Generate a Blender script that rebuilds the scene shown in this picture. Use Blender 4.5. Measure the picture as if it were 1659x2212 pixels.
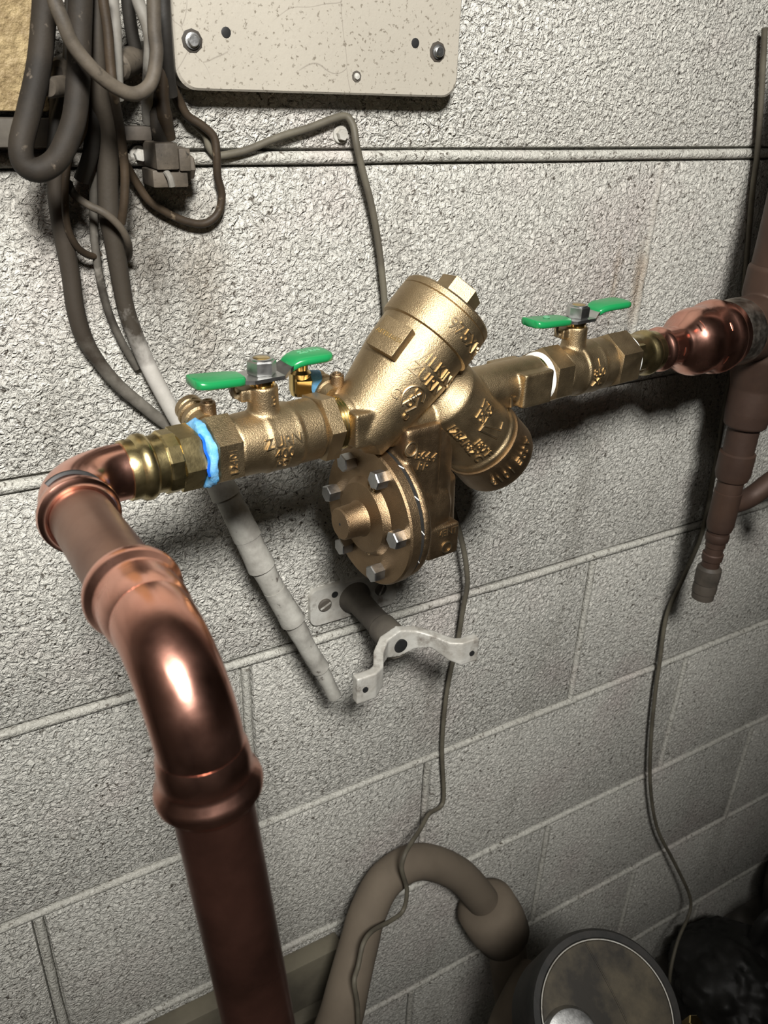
import bpy, bmesh, math, random
from mathutils import Vector, Matrix
random.seed(4)
S = bpy.context.scene
COL = S.collection
for o in list(bpy.data.objects):
    bpy.data.objects.remove(o)

# ------------------------------------------------------------ camera, world, lights, exposure
CAM_LOC = (-0.59981, -0.55744, 0.04423)
CAM_R = ((0.86866318, -0.49448444, 0.0301564), (-0.20331235, -0.41134632, -0.88851465), (0.4517614, 0.7656888, -0.4578562))
cd = bpy.data.cameras.new('camera'); cam = bpy.data.objects.new('camera', cd); COL.objects.link(cam)
r_, d_, f_ = [Vector(a) for a in CAM_R]
cam.matrix_world = Matrix(((r_.x, -d_.x, -f_.x, CAM_LOC[0]), (r_.y, -d_.y, -f_.y, CAM_LOC[1]), (r_.z, -d_.z, -f_.z, CAM_LOC[2]), (0, 0, 0, 1)))
cd.sensor_fit = 'VERTICAL'; cd.sensor_height = 32.0; cd.lens = 1778.356 / 2212 * 32.0
cd.clip_start = 0.02; cd.clip_end = 30
cd.dof.use_dof = True; cd.dof.focus_distance = 0.58; cd.dof.aperture_fstop = 15.0
S.camera = cam
wd = bpy.data.worlds.new('world'); S.world = wd; wd.use_nodes = True
wd.node_tree.nodes['Background'].inputs[0].default_value = (0.02, 0.02, 0.02, 1)

def area(name, loc, target, size, energy, col, shape='DISK', size_y=None):
    l = bpy.data.lights.new(name, 'AREA'); l.shape = shape; l.size = size; l.energy = energy; l.color = col
    if size_y: l.size_y = size_y
    o = bpy.data.objects.new(name, l); COL.objects.link(o); o.location = loc
    o.rotation_euler = (Vector(target) - Vector(loc)).to_track_quat('-Z', 'Y').to_euler(); return o
sl_ = bpy.data.lights.new('work_lamp', 'SPOT'); sl_.energy = 190.0; sl_.color = (1.0, 0.98, 0.94); sl_.spot_size = math.radians(66); sl_.spot_blend = 1.0; sl_.shadow_soft_size = 0.13
so_ = bpy.data.objects.new('work_lamp', sl_); COL.objects.link(so_); so_.location = (-0.77, -1.14, 0.76)
so_.rotation_euler = (Vector((-0.36, 0, 0.01)) - Vector(so_.location)).to_track_quat('-Z', 'Y').to_euler()
area('fill_light', (-1.15, -1.15, 0.98), (-0.9, -0.8, -1), 0.6, 6.0, (1.0, 0.96, 0.90), 'RECTANGLE', 0.12)  # added fill light up by the ceiling, lifts the shadows
S.view_settings.view_transform = 'Standard'; S.view_settings.look = 'None'
S.view_settings.exposure = 0.0; S.view_settings.gamma = 1.0; S.view_settings.use_curve_mapping = False

# ------------------------------------------------------------ materials
def node(nt, t, **k):
    n = nt.nodes.new(t)
    for a, b in k.items():
        if a.startswith('i_'):
            n.inputs[a[2:].replace('_', ' ')].default_value = b
        else:
            setattr(n, a, b)
    return n
def ramp(nt, src, stops):
    r = nt.nodes.new('ShaderNodeValToRGB'); e = r.color_ramp.elements
    while len(e) < len(stops): e.new(0.5)
    for q, (p, c) in zip(e, stops):
        q.position = p; q.color = (c, c, c, 1) if isinstance(c, (int, float)) else (*c, 1)
    nt.links.new(src, r.inputs[0]); return r.outputs[0]
def noise(nt, co, scale, detail=4, rough=0.55, dist=0.0, mapping=None):
    n = node(nt, 'ShaderNodeTexNoise'); n.inputs['Scale'].default_value = scale; n.inputs['Detail'].default_value = detail
    n.inputs['Roughness'].default_value = rough; n.inputs['Distortion'].default_value = dist
    if mapping:
        m = node(nt, 'ShaderNodeMapping'); m.inputs['Scale'].default_value = mapping; nt.links.new(co, m.inputs[0]); co = m.outputs[0]
    nt.links.new(co, n.inputs['Vector']); return n.outputs[0]
def mix(nt, fac, a, b, mode='MIX'):
    m = node(nt, 'ShaderNodeMix', data_type='RGBA', blend_type=mode)
    for i, s in ((0, fac), (6, a), (7, b)):
        if isinstance(s, (int, float)): m.inputs[i].default_value = s
        elif isinstance(s, tuple): m.inputs[i].default_value = (*s, 1)
        else: nt.links.new(s, m.inputs[i])
    return m.outputs[2]
def newmat(name):
    m = bpy.data.materials.new(name); m.use_nodes = True
    nt = m.node_tree; return m, nt, nt.nodes['Principled BSDF']
def pos(nt):
    return nt.nodes.new('ShaderNodeNewGeometry').outputs['Position']
def bump(nt, h, p, strength=0.5, dist=0.001):
    b = node(nt, 'ShaderNodeBump'); b.inputs['Strength'].default_value = strength; b.inputs['Distance'].default_value = dist
    nt.links.new(h, b.inputs['Height']); nt.links.new(b.outputs[0], p.inputs['Normal'])
def metal(name, c1, c2, rough=(0.3, 0.45), scale=60, bs=0.0, bscale=500, metallic=1.0, bdist=0.0005, dirt=None, dlo=.6, dhi=.75, dscale=30):
    m, nt, p = newmat(name); co = pos(nt)
    n = noise(nt, co, scale, 5, .6)
    c = mix(nt, ramp(nt, n, [(.35, 0.), (.65, 1.)]), c1, c2)
    if dirt:
        dn = ramp(nt, noise(nt, co, dscale, 6, .65), [(dlo, 0.), (dhi, 1.)])
        c = mix(nt, dn, c, dirt)
        mt = ramp(nt, dn, [(0, metallic), (1, metallic * .3)]); nt.links.new(mt, p.inputs['Metallic'])
    else:
        p.inputs['Metallic'].default_value = metallic
    nt.links.new(c, p.inputs['Base Color'])
    nt.links.new(ramp(nt, noise(nt, co, scale * 1.7, 4), [(.3, rough[0]), (.7, rough[1])]), p.inputs['Roughness'])
    if bs: bump(nt, noise(nt, co, bscale, 3, .6), p, bs, bdist)
    return m
def dull(name, c1, c2, rough=.8, scale=40, bs=0.2, bscale=300, c3=None, lo=.4, hi=.6, bdist=.0006, mapping=None):
    m, nt, p = newmat(name); co = pos(nt)
    c = mix(nt, ramp(nt, noise(nt, co, scale, 6, .6, 0, mapping), [(lo, 0.), (hi, 1.)]), c1, c2)
    if c3: c = mix(nt, ramp(nt, noise(nt, co, scale * 3.3, 5, .6), [(.62, 0.), (.7, 1.)]), c, c3)
    nt.links.new(c, p.inputs['Base Color']); p.inputs['Roughness'].default_value = rough; p.inputs['Specular IOR Level'].default_value = .3
    if bs: bump(nt, noise(nt, co, bscale, 4, .6), p, bs, bdist)
    return m
M = {}
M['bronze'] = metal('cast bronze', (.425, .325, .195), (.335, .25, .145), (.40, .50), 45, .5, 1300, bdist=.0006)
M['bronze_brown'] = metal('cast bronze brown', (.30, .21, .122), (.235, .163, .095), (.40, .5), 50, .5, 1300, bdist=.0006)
M['bronze_letter'] = metal('bronze letter edge', (.60, .48, .31), (.52, .41, .26), (.34, .44), 90)
M['brass'] = metal('machined brass', (.72, .55, .25), (.62, .46, .20), (.16, .26), 60)
M['brass_dull'] = metal('press brass', (.58, .47, .24), (.46, .37, .18), (.24, .36), 50, .2, 300)
M['copper'] = metal('bright copper', (.86, .46, .36), (.74, .365, .275), (.17, .29), 28, .12, 120, dirt=(.30, .14, .11), dlo=.64, dhi=.84, dscale=16)
M['copper_tube'] = metal('tarnished copper tube', (.27, .155, .11), (.19, .105, .075), (.34, .46), 26, .1, 200, metallic=.85)
M['copper_leg'] = metal('brown copper tube', (.19, .085, .062), (.095, .045, .033), (.24, .38), 22, .15, 200, metallic=.9)  # tarnish brown taken darker to stand in for shade on the leg
M['copper_old'] = metal('old brown copper', (.070, .040, .027), (.050, .029, .021), (.5, .65), 22, .2, 200, metallic=.4)
M['solder'] = metal('solder', (.42, .38, .33), (.28, .24, .2), (.3, .5), 90, .5, 160)
M['steel'] = metal('steel', (.58, .58, .57), (.46, .46, .45), (.28, .42), 80, .1, 600)
M['zinc'] = metal('zinc bolt', (.46, .46, .45), (.33, .33, .33), (.3, .45), 80, .2, 600)
M['dark_metal'] = dull('dirty dark metal', (.035, .03, .024), (.06, .05, .04), .6, 40)
M['galv'] = metal('galvanized cast', (.50, .49, .45), (.36, .34, .30), (.5, .65), 60, .6, 260, metallic=.25, dirt=(.13, .11, .09), dlo=.55, dhi=.7, dscale=45)
M['hanger_dark'] = dull('dusty dark pipe', (.085, .075, .06), (.06, .052, .043), .75, 50)
M['block_box'] = dull('painted lug', (0.0896, 0.0739, 0.0560), (0.0476, 0.0392, 0.0297), .6, 60, .3, c3=(0.0196, 0.0168, 0.0140))
M['white_tape'] = dull('white thread tape', (.82, .82, .80), (.74, .74, .72), .45, 90)
M['blue_tape'] = dull('light blue sealant', (.10, .33, .60), (.18, .42, .68), .5, 220, .6, 500)
M['deep_blue'] = dull('deep blue sealant', (.01, .10, .62), (.015, .14, .7), .35, 120)
M['black_rubber'] = dull('black rubber', (.012, .012, .011), (.022, .02, .018), .6, 60)
M['ink'] = dull('black marker ink', (.012, .012, .012), (.02, .02, .02), .5, 60, 0)
M['cable_dark'] = dull('dusty dark cable', (0.0225, 0.0173, 0.0121), (0.0121, 0.0095, 0.0069), .72, 30, .25, 350, c3=(0.0990, 0.0792, 0.0594))
M['cable_black'] = dull('black cable', (0.0157, 0.0140, 0.0118), (0.0252, 0.0224, 0.0190), .65, 30, .25, 350)
M['cable_brown'] = dull('brown wire', (0.0415, 0.0283, 0.0166), (0.0244, 0.0171, 0.0107), .6, 30, .25, 350, c3=(0.1658, 0.1268, 0.0829))
M['cable_pale'] = dull('pale dusty wire', (0.0896, 0.0738, 0.0553), (0.0343, 0.0280, 0.0211), .65, 22, .3, 350, c3=(0.0248, 0.0198, 0.0149))
M['cable_grey'] = dull('grey painted cable', (0.1890, 0.1785, 0.1575), (0.0840, 0.0735, 0.0595), .65, 18, .3, 260, c3=(0.0770, 0.0665, 0.0560), lo=.42, hi=.66)
M['cable_greydark'] = dull('grey dark cable', (0.1190, 0.1085, 0.0910), (0.0315, 0.0266, 0.0210), .7, 16, .3, 260, c3=(0.1680, 0.1540, 0.1330))
M['taped'] = dull('tape wrapped cable', (.36, .35, .315), (.18, .17, .15), .6, 40, .6, 130, c3=(.08, .07, .06), lo=.38, hi=.66)
M['thin_wire'] = dull('dusty thin wire', (0.1125, 0.1013, 0.0750), (0.0750, 0.0660, 0.0495), .6, 30)
M['hose'] = dull('dusty grey brown pipe', (0.1318, 0.1062, 0.0782), (0.1062, 0.0850, 0.0629), .85, 12, .1)
M['panel'] = None
M['fibre'] = dull('tan fibre board', (.33, .25, .13), (.17, .12, .058), .6, 120, 1.0, 130, c3=(.10, .07, .035), lo=.35, hi=.65, bdist=.003)
M['plank'] = dull('olive dirty plank', (.14, .125, .09), (.09, .08, .06), .75, 12, .2)
M['lid'] = dull('dusty dark lid', (.022, .019, .015), (.095, .078, .05), .65, 26, .2, 200, mapping=(1, 1, .25), lo=.42, hi=.72)
M['bag'] = dull('black plastic bag', (.010, .010, .009), (.016, .015, .014), .5, 20, .1)
M['sack'] = dull('dark olive cloth', (.030, .026, .019), (.022, .019, .014), .9, 20, .2)
M['concrete'] = dull('grey concrete', (.13, .12, .105), (.08, .074, .064), .9, 8, .4, 90)
M['roomwall'] = dull('grey painted room wall', (.17, .165, .15), (.13, .125, .112), .8, 4, .3, 100)
M['roomceil'] = dull('grey ceiling', (.24, .23, .21), (.18, .175, .16), .85, 4, .3, 100)
def mk_sooty(name, clean, clean2, soot, z0, z1):
    m, nt, p = newmat(name); co = pos(nt)
    c = mix(nt, ramp(nt, noise(nt, co, 30, 6, .6), [(.35, 0.), (.65, 1.)]), clean, clean2)
    sx = node(nt, 'ShaderNodeSeparateXYZ'); nt.links.new(co, sx.inputs[0])
    mr = node(nt, 'ShaderNodeMapRange'); nt.links.new(sx.outputs[2], mr.inputs[0]); mr.inputs[1].default_value = z0; mr.inputs[2].default_value = z1
    ad = node(nt, 'ShaderNodeMath', operation='MULTIPLY_ADD'); nt.links.new(noise(nt, co, 35, 5, .65), ad.inputs[0]); ad.inputs[1].default_value = 1.1; nt.links.new(mr.outputs[0], ad.inputs[2])
    c = mix(nt, ramp(nt, ad.outputs[0], [(.62, 0.), (1.0, 1.)]), c, soot)
    nt.links.new(c, p.inputs['Base Color']); p.inputs['Roughness'].default_value = .65; p.inputs['Specular IOR Level'].default_value = .3
    bump(nt, noise(nt, co, 260, 4, .6), p, .3, .0006); return m
M['conduit'] = mk_sooty('grey conduit with soot', (.42, .40, .365), (.30, .285, .255), (.038, .031, .023), -.13, -.05)
M['cable_sooty'] = mk_sooty('dark sooty cable', (.19, .175, .15), (.085, .077, .063), (.034, .027, .02), -.16, -.04)
def mk_green():
    m, nt, p = newmat('green vinyl dip')
    p.inputs['Base Color'].default_value = (.010, .205, .06, 1); p.inputs['Roughness'].default_value = .26
    bump(nt, noise(nt, pos(nt), 90, 2), p, .1, .001); return m
M['green'] = mk_green()
M['green_pale'] = dull('worn green print', (.16, .40, .23), (.12, .34, .19), .5, 60, 0)
def mk_panel():
    m, nt, p = newmat('scratched cream enamel'); co = pos(nt)
    c = mix(nt, noise(nt, co, 9, 4), (.375, .345, .29), (.30, .275, .23))
    c = mix(nt, ramp(nt, noise(nt, co, 330, 4, .62), [(.585, 0.), (.65, .9)]), c, (.15, .13, .10))
    w = node(nt, 'ShaderNodeTexVoronoi', feature='DISTANCE_TO_EDGE'); w.inputs['Scale'].default_value = 15
    d = node(nt, 'ShaderNodeVectorMath', operation='ADD'); nz = node(nt, 'ShaderNodeTexNoise'); nz.inputs['Scale'].default_value = 14
    nt.links.new(co, nz.inputs['Vector']); sc = node(nt, 'ShaderNodeVectorMath', operation='SCALE'); sc.inputs['Scale'].default_value = .05
    nt.links.new(nz.outputs['Color'], sc.inputs[0]); nt.links.new(co, d.inputs[0]); nt.links.new(sc.outputs[0], d.inputs[1]); nt.links.new(d.outputs[0], w.inputs['Vector'])
    lines = ramp(nt, w.outputs['Distance'], [(.0, 1.), (.005, 0.)])
    msk = ramp(nt, noise(nt, co, 17, 3), [(.50, 0.), (.60, 1.)])
    mm = node(nt, 'ShaderNodeMath', operation='MULTIPLY'); nt.links.new(lines, mm.inputs[0]); nt.links.new(msk, mm.inputs[1])
    m2 = node(nt, 'ShaderNodeMath', operation='MULTIPLY'); nt.links.new(mm.outputs[0], m2.inputs[0]); m2.inputs[1].default_value = .6
    c = mix(nt, m2.outputs[0], c, (.13, .11, .09))
    nt.links.new(c, p.inputs['Base Color']); p.inputs['Roughness'].default_value = .45
    bump(nt, noise(nt, co, 400, 4), p, .25, .0005); return m
M['panel'] = mk_panel()
def mk_wall(name, base, base2, amount):
    m, nt, p = newmat(name); co = pos(nt)
    c = mix(nt, ramp(nt, noise(nt, co, 3.2, 4), [(.35, 0.), (.65, 1.)]), base, base2)
    tint = noise(nt, co, 7.5, 3)
    c = mix(nt, ramp(nt, tint, [(.52, 0.), (.72, .55)]), c, (.47, .41, .385))      # faint pink wear
    # wormy roller texture of the paint over the porous block
    n1 = noise(nt, co, 215, 3, .6, 1.0); n2 = noise(nt, co, 480, 2, .5, .6)
    h1 = ramp(nt, n1, [(.36, 0.), (.5, .55), (.64, 1.)])
    hh = node(nt, 'ShaderNodeMath', operation='MULTIPLY_ADD'); nt.links.new(n2, hh.inputs[0]); hh.inputs[1].default_value = .5; nt.links.new(h1, hh.inputs[2])
    bump(nt, hh.outputs[0], p, amount, .0022)
    # dirt specks held in pores
    sp = ramp(nt, noise(nt, co, 260, 4, .62, .8), [(.36, 1.), (.43, 0.)])
    ar = ramp(nt, noise(nt, co, 10, 5, .6), [(.34, .45), (.58, 1.)])
    mm = node(nt, 'ShaderNodeMath', operation='MULTIPLY'); nt.links.new(sp, mm.inputs[0]); nt.links.new(ar, mm.inputs[1])
    c = mix(nt, mm.outputs[0], c, (.085, .072, .056))
    # soot and drip stains: streaky noise stretched along the height
    st = ramp(nt, noise(nt, co, 9, 5, .6, .2, (1, 1, .3)), [(.57, 0.), (.74, .6)])
    c = mix(nt, st, c, (.22, .205, .175))
    # sooty patches rubbed onto the paint by the cables, rusty runs left of the riser
    edge = noise(nt, co, 26, 5, .65)
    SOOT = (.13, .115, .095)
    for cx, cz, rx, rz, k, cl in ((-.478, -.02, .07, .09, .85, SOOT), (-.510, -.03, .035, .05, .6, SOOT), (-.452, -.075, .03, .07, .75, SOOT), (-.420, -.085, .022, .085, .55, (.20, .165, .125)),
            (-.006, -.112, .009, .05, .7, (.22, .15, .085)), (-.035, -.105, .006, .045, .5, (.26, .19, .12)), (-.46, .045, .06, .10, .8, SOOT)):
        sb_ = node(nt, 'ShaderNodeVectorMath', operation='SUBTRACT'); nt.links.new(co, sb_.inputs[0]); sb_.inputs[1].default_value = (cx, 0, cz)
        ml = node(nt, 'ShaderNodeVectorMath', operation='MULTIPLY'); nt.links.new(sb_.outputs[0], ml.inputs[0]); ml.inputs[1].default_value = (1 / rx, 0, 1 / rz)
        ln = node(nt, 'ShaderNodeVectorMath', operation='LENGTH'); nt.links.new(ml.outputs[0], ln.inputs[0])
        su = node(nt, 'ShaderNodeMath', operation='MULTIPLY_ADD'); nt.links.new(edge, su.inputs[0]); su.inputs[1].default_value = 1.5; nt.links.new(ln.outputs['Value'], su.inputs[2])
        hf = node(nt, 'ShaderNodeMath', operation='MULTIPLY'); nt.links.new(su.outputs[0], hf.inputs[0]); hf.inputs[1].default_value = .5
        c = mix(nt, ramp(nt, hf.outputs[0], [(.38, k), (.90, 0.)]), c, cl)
    nt.links.new(c, p.inputs['Base Color']); p.inputs['Roughness'].default_value = .5
    return m
M['wall'] = mk_wall('painted masonry block', (.60, .585, .53), (.50, .49, .445), 1.0)
M['mortar'] = mk_wall('painted mortar', (.49, .48, .43), (.37, .36, .32), .6)

# ------------------------------------------------------------ mesh helpers
I4 = Matrix.Identity(4)
DEV_O = Vector((-0.45, -0.144, -0.138)); EX = Vector((1, .115, 0)).normalized(); EZ = Vector((0, 0, 1)); EY = EZ.cross(EX)
DEV = Matrix(((EX.x, EY.x, EZ.x, DEV_O.x), (EX.y, EY.y, EZ.y, DEV_O.y), (EX.z, EY.z, EZ.z, DEV_O.z), (0, 0, 0, 1))) @ Matrix.Scale(.001, 4)   # millimetres along the valve line
ROOT = {}
def frame(a):
    a = Vector(a).normalized()
    h = Vector((0, -1, 0)) if abs(a.y) < .9 else Vector((0, 0, 1))
    e1 = (h - a * h.dot(a)).normalized(); return a, e1, a.cross(e1)
def catmull(P, n):
    P = [Vector(p) for p in P]; out = []
    for i in range(len(P) - 1):
        p0 = P[max(i - 1, 0)]; p1 = P[i]; p2 = P[i + 1]; p3 = P[min(i + 2, len(P) - 1)]
        for k in range(n):
            t = k / n
            out.append(.5 * ((2 * p1) + (p2 - p0) * t + (2 * p0 - 5 * p1 + 4 * p2 - p3) * t * t + (3 * p1 - p0 - 3 * p2 + p3) * t ** 3))
    out.append(P[-1]); return out
class MB:
    def __init__(s): s.v = []; s.f = []
    def ring_join(s, rings, cap=True, n=0):
        for a, b in zip(rings, rings[1:]):
            for i in range(n):
                j = (i + 1) % n; s.f.append((a + i, a + j, b + j, b + i))
        if cap:
            s.f.append(tuple(rings[0] + i for i in range(n))[::-1]); s.f.append(tuple(rings[-1] + i for i in range(n)))
    def lathe(s, o, a, prof, n=48, rot=0.0, cap=True):
        a, e1, e2 = frame(a); o = Vector(o); rings = []
        for t, r in prof:
            rings.append(len(s.v))
            for i in range(n):
                p = 2 * math.pi * i / n + rot
                s.v.append(o + a * t + e1 * (r * math.cos(p)) + e2 * (r * math.sin(p)))
        s.ring_join(rings, cap, n); return s
    def hexa(s, o, a, t0, t1, r, rot=0.0, ch=1.2, n=6):
        return s.lathe(o, a, [(t0, r * .90), (t0 + ch, r), (t1 - ch, r), (t1, r * .90)], n, rot)
    def hollow(s, o, a, t0, t1, r0, r1, n=32):           # washer or sleeve with a real hole
        a_, e1, e2 = frame(a); o = Vector(o); rings = []
        for t, r in ((t0, r1), (t1, r1), (t1, r0), (t0, r0)):
            rings.append(len(s.v))
            for i in range(n):
                p = 2 * math.pi * i / n
                s.v.append(o + a_ * t + e1 * (r * math.cos(p)) + e2 * (r * math.sin(p)))
        s.ring_join(rings + [rings[0]], False, n); return s
    def box(s, lo, hi, bev=0.0):
        b = bmesh.new(); bmesh.ops.create_cube(b, size=1)
        for v in b.verts:
            v.co = Vector([lo[i] + (hi[i] - lo[i]) * (v.co[i] + .5) for i in range(3)])
        if bev: bmesh.ops.bevel(b, geom=b.edges[:], offset=bev, segments=2, affect='EDGES', profile=.6)
        s.add_bm(b); return s
    def add_bm(s, b, mat=None):
        k = len(s.v); b.verts.index_update()
        for v in b.verts: s.v.append((mat @ v.co) if mat else v.co.copy())
        for f in b.faces: s.f.append(tuple(k + v.index for v in f.verts))
        b.free()
    def obox(s, c, ax, ay, az, half, bev=0.0):           # oriented box
        b = bmesh.new(); bmesh.ops.create_cube(b, size=1)
        for v in b.verts: v.co = Vector([v.co[i] * 2 * half[i] for i in range(3)])
        if bev: bmesh.ops.bevel(b, geom=b.edges[:], offset=bev, segments=2, affect='EDGES', profile=.6)
        ax, ay, az = [Vector(q).normalized() for q in (ax, ay, az)]
        s.add_bm(b, Matrix(((ax.x, ay.x, az.x, c[0]), (ax.y, ay.y, az.y, c[1]), (ax.z, ay.z, az.z, c[2]), (0, 0, 0, 1)))); return s
    def tube(s, P, r, n=12, sub=6, smooth=True, cap=True):
        Q = catmull(P, sub) if smooth else [Vector(p) for p in P]
        m = len(Q)
        if isinstance(r, (int, float)): R = [r] * m
        else:
            R = []
            for i in range(m):
                x = i / (m - 1) * (len(r) - 1); k = min(int(x), len(r) - 2); R.append(r[k] + (r[k + 1] - r[k]) * (x - k))
        T = [(Q[min(i + 1, m - 1)] - Q[max(i - 1, 0)]).normalized() for i in range(m)]
        u = frame(T[0])[1]; rings = []
        for i in range(m):
            u = (u - T[i] * u.dot(T[i])).normalized(); w = T[i].cross(u); rings.append(len(s.v))
            for k in range(n):
                p = 2 * math.pi * k / n; s.v.append(Q[i] + u * (R[i] * math.cos(p)) + w * (R[i] * math.sin(p)))
        s.ring_join(rings, cap, n); return s
    def extrude(s, out, o, ux, uy, uz, h0, h1):          # outline (u,v) extruded along uz
        o, ux, uy, uz = [Vector(q) for q in (o, ux, uy, uz)]; k = len(s.v); n = len(out)
        for h in (h0, h1):
            for a, b in out: s.v.append(o + ux * a + uy * b + uz * h)
        s.f.append(tuple(k + i for i in range(n))[::-1]); s.f.append(tuple(k + n + i for i in range(n)))
        for i in range(n):
            j = (i + 1) % n; s.f.append((k + i, k + j, k + n + j, k + n + i))
        return s
    def build(s, name, mat, parent=None, fr=None, sharp=35, bev=None, remesh=None):
        fr = fr or I4
        W = [fr @ Vector(p) for p in s.v]
        if parent is not None:
            inv = ROOT[parent.name].inverted()
        else:
            xs = [p.x for p in W]; ys = [p.y for p in W]; zs = [p.z for p in W]
            loc = Matrix.Translation(((min(xs) + max(xs)) / 2, (min(ys) + max(ys)) / 2, min(zs))); inv = loc.inverted()
        me = bpy.data.meshes.new(name); me.from_pydata([inv @ p for p in W], [], s.f); me.update()
        b = bmesh.new(); b.from_mesh(me); bmesh.ops.recalc_face_normals(b, faces=b.faces[:]); b.to_mesh(me); b.free()
        if remesh:
            me = remeshed(me, *remesh); me.name = name
        me.polygons.foreach_set('use_smooth', [True] * len(me.polygons)); me.set_sharp_from_angle(angle=math.radians(sharp))
        ob = bpy.data.objects.new(name, me); COL.objects.link(ob); me.materials.append(M[mat] if isinstance(mat, str) else mat)
        if parent is not None:
            ob.parent = parent; ROOT[ob.name] = ROOT[parent.name]
        else:
            ob.matrix_world = loc; ROOT[ob.name] = loc
        return ob
def remeshed(me, voxel, iters):
    t = bpy.data.objects.new('tmp', me); COL.objects.link(t)
    a = t.modifiers.new('r', 'REMESH'); a.mode = 'VOXEL'; a.voxel_size = voxel
    if iters:
        c = t.modifiers.new('s', 'SMOOTH'); c.factor = .5; c.iterations = iters
    dg = bpy.context.evaluated_depsgraph_get(); out = bpy.data.meshes.new_from_object(t.evaluated_get(dg))
    bpy.data.objects.remove(t); bpy.data.meshes.remove(me); return out
def tag(o, label, cat, group=None, kind=None):
    if label: o['label'] = label
    if cat: o['category'] = cat
    if group: o['group'] = group
    if kind: o['kind'] = kind
    return o
def thing(name, label, cat, loc, group=None, kind=None):
    o = bpy.data.objects.new(name, None); COL.objects.link(o); o.empty_display_size = .02
    o.matrix_world = Matrix.Translation(Vector(loc)); ROOT[o.name] = o.matrix_world.copy()
    return tag(o, label, cat, group, kind)
def dp(s, y, z): return DEV @ Vector((s, y, z))
def text_mesh(txt, size, extr=.5, bevel=.12, space=1.0):
    c = bpy.data.curves.new('t', 'FONT'); c.body = txt; c.size = size; c.extrude = extr; c.align_x = 'CENTER'; c.align_y = 'CENTER'
    c.resolution_u = 3; c.space_character = space; c.space_line = .85
    o = bpy.data.objects.new('t', c); COL.objects.link(o)
    dg = bpy.context.evaluated_depsgraph_get(); me = bpy.data.meshes.new_from_object(o.evaluated_get(dg))
    V = [v.co.copy() for v in me.vertices]; F = [tuple(p.vertices) for p in me.polygons]
    bpy.data.objects.remove(o); bpy.data.curves.remove(c); bpy.data.meshes.remove(me); return V, F
def letters(txt, size, fn, mat, parent, fr=None, extr=.6, space=1.0, name='lettering'):
    V, F = text_mesh(txt, size, extr, space=space); b = MB(); b.v = [fn(v.x, v.y, v.z) for v in V]; b.f = F
    return b.build(name, mat, parent, fr)
def on_cyl(o, a, R, t0, phi, mode):
    a_, e1, e2 = frame(a); o = Vector(o); ph0 = math.radians(phi)
    Rm = R(t0) if callable(R) else R
    def fn(u, v, h):
        if mode == 'up': t = t0 + v; p = ph0 + u / Rm          # letters stand along the axis
        elif mode == 'down': t = t0 - v; p = ph0 - u / Rm
        elif mode == 'along': t = t0 + u; p = ph0 - v / Rm     # text runs along the axis
        else: t = t0 - u; p = ph0 + v / Rm
        r = (R(t) if callable(R) else R) + h
        return o + a_ * t + e1 * (r * math.cos(p)) + e2 * (r * math.sin(p))
    return fn
def on_plane(o, ux, uy):
    o, ux, uy = Vector(o), Vector(ux).normalized(), Vector(uy).normalized(); uz = ux.cross(uy)
    return lambda u, v, h: o + ux * u + uy * v + uz * h

# ------------------------------------------------------------ the room
B, H = .4064, .2032
X0, X1, Z0, Z1, YF = -4 * B, 5 * B, -7 * H, 5 * H, -2.4
ZF = -1.32
wall = MB().box((X0, .006, Z0), (X1, .10, Z1)).build('wall_back', 'mortar'); tag(wall, 'painted concrete block wall with tooled mortar joints', None, None, 'structure')
J = .0052
def block_mesh(w, gap=J):
    b = bmesh.new(); bmesh.ops.create_cube(b, size=1)
    for v in b.verts: v.co = Vector((v.co.x * (w - 2 * gap), v.co.y * .04, v.co.z * (H - 2 * J)))
    es = [e for e in b.edges if all(v.co.y < 0 for v in e.verts)]
    es = es if gap > .002 else [e for e in es if abs(e.verts[0].co.z - e.verts[1].co.z) < .01]
    bmesh.ops.bevel(b, geom=es, offset=.0042, segments=2, affect='EDGES', profile=.5)
    me = bpy.data.meshes.new('block'); b.to_mesh(me); b.free()
    me.polygons.foreach_set('use_smooth', [True] * len(me.polygons)); me.set_sharp_from_angle(angle=math.radians(40)); me.materials.append(M['wall']); return me
full, half_, fullT, halfT = block_mesh(B), block_mesh(B / 2), block_mesh(B, 0.0), block_mesh(B / 2, 0.0)   # the upper courses have their upright joints filled flush
wl = ROOT[wall.name].translation
for k in range(-5, 7):
    zc = -k * H - H / 2
    if k % 2 == 0: cells = [(i + .5, 1) for i in range(-4, 5)]
    else: cells = [(-3.75, .5)] + [(i + 1, 1) for i in range(-4, 4)] + [(4.75, .5)]
    for u, w in cells:
        o = bpy.data.objects.new('block', (full if w == 1 else half_) if k > 1 or (k == 0 and u in (.5,)) else (fullT if w == 1 else halfT)); COL.objects.link(o); o.parent = wall
        fl_ = k <= 1
        o.location = Vector((u * B, .02 + (0 if fl_ else random.uniform(-.0008, .0008)), zc)) - wl
        if not fl_: o.rotation_euler = (random.uniform(-.002, .002), random.uniform(-.002, .002), random.uniform(-.002, .002))
def bead(P, r, parent):                                   # rounded mortar bead standing proud of the blocks
    m = MB(); m.tube(P, r, 10, 1, False); return m.build('mortar_joint', 'mortar', parent, None, 70)
from mathutils import noise as mnz
for k in range(-4, 7):
    z = -k * H
    P = [(X0 + (X1 - X0) * i / 120, .0016 + .0010 * mnz.noise((i * .37, k, 0)), z + .0012 * mnz.noise((i * .21, k, 5.))) for i in range(121)]
    bead(P, [.0042 + .0010 * mnz.noise((i * .45, k, 9.)) for i in range(60)], wall)
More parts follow.
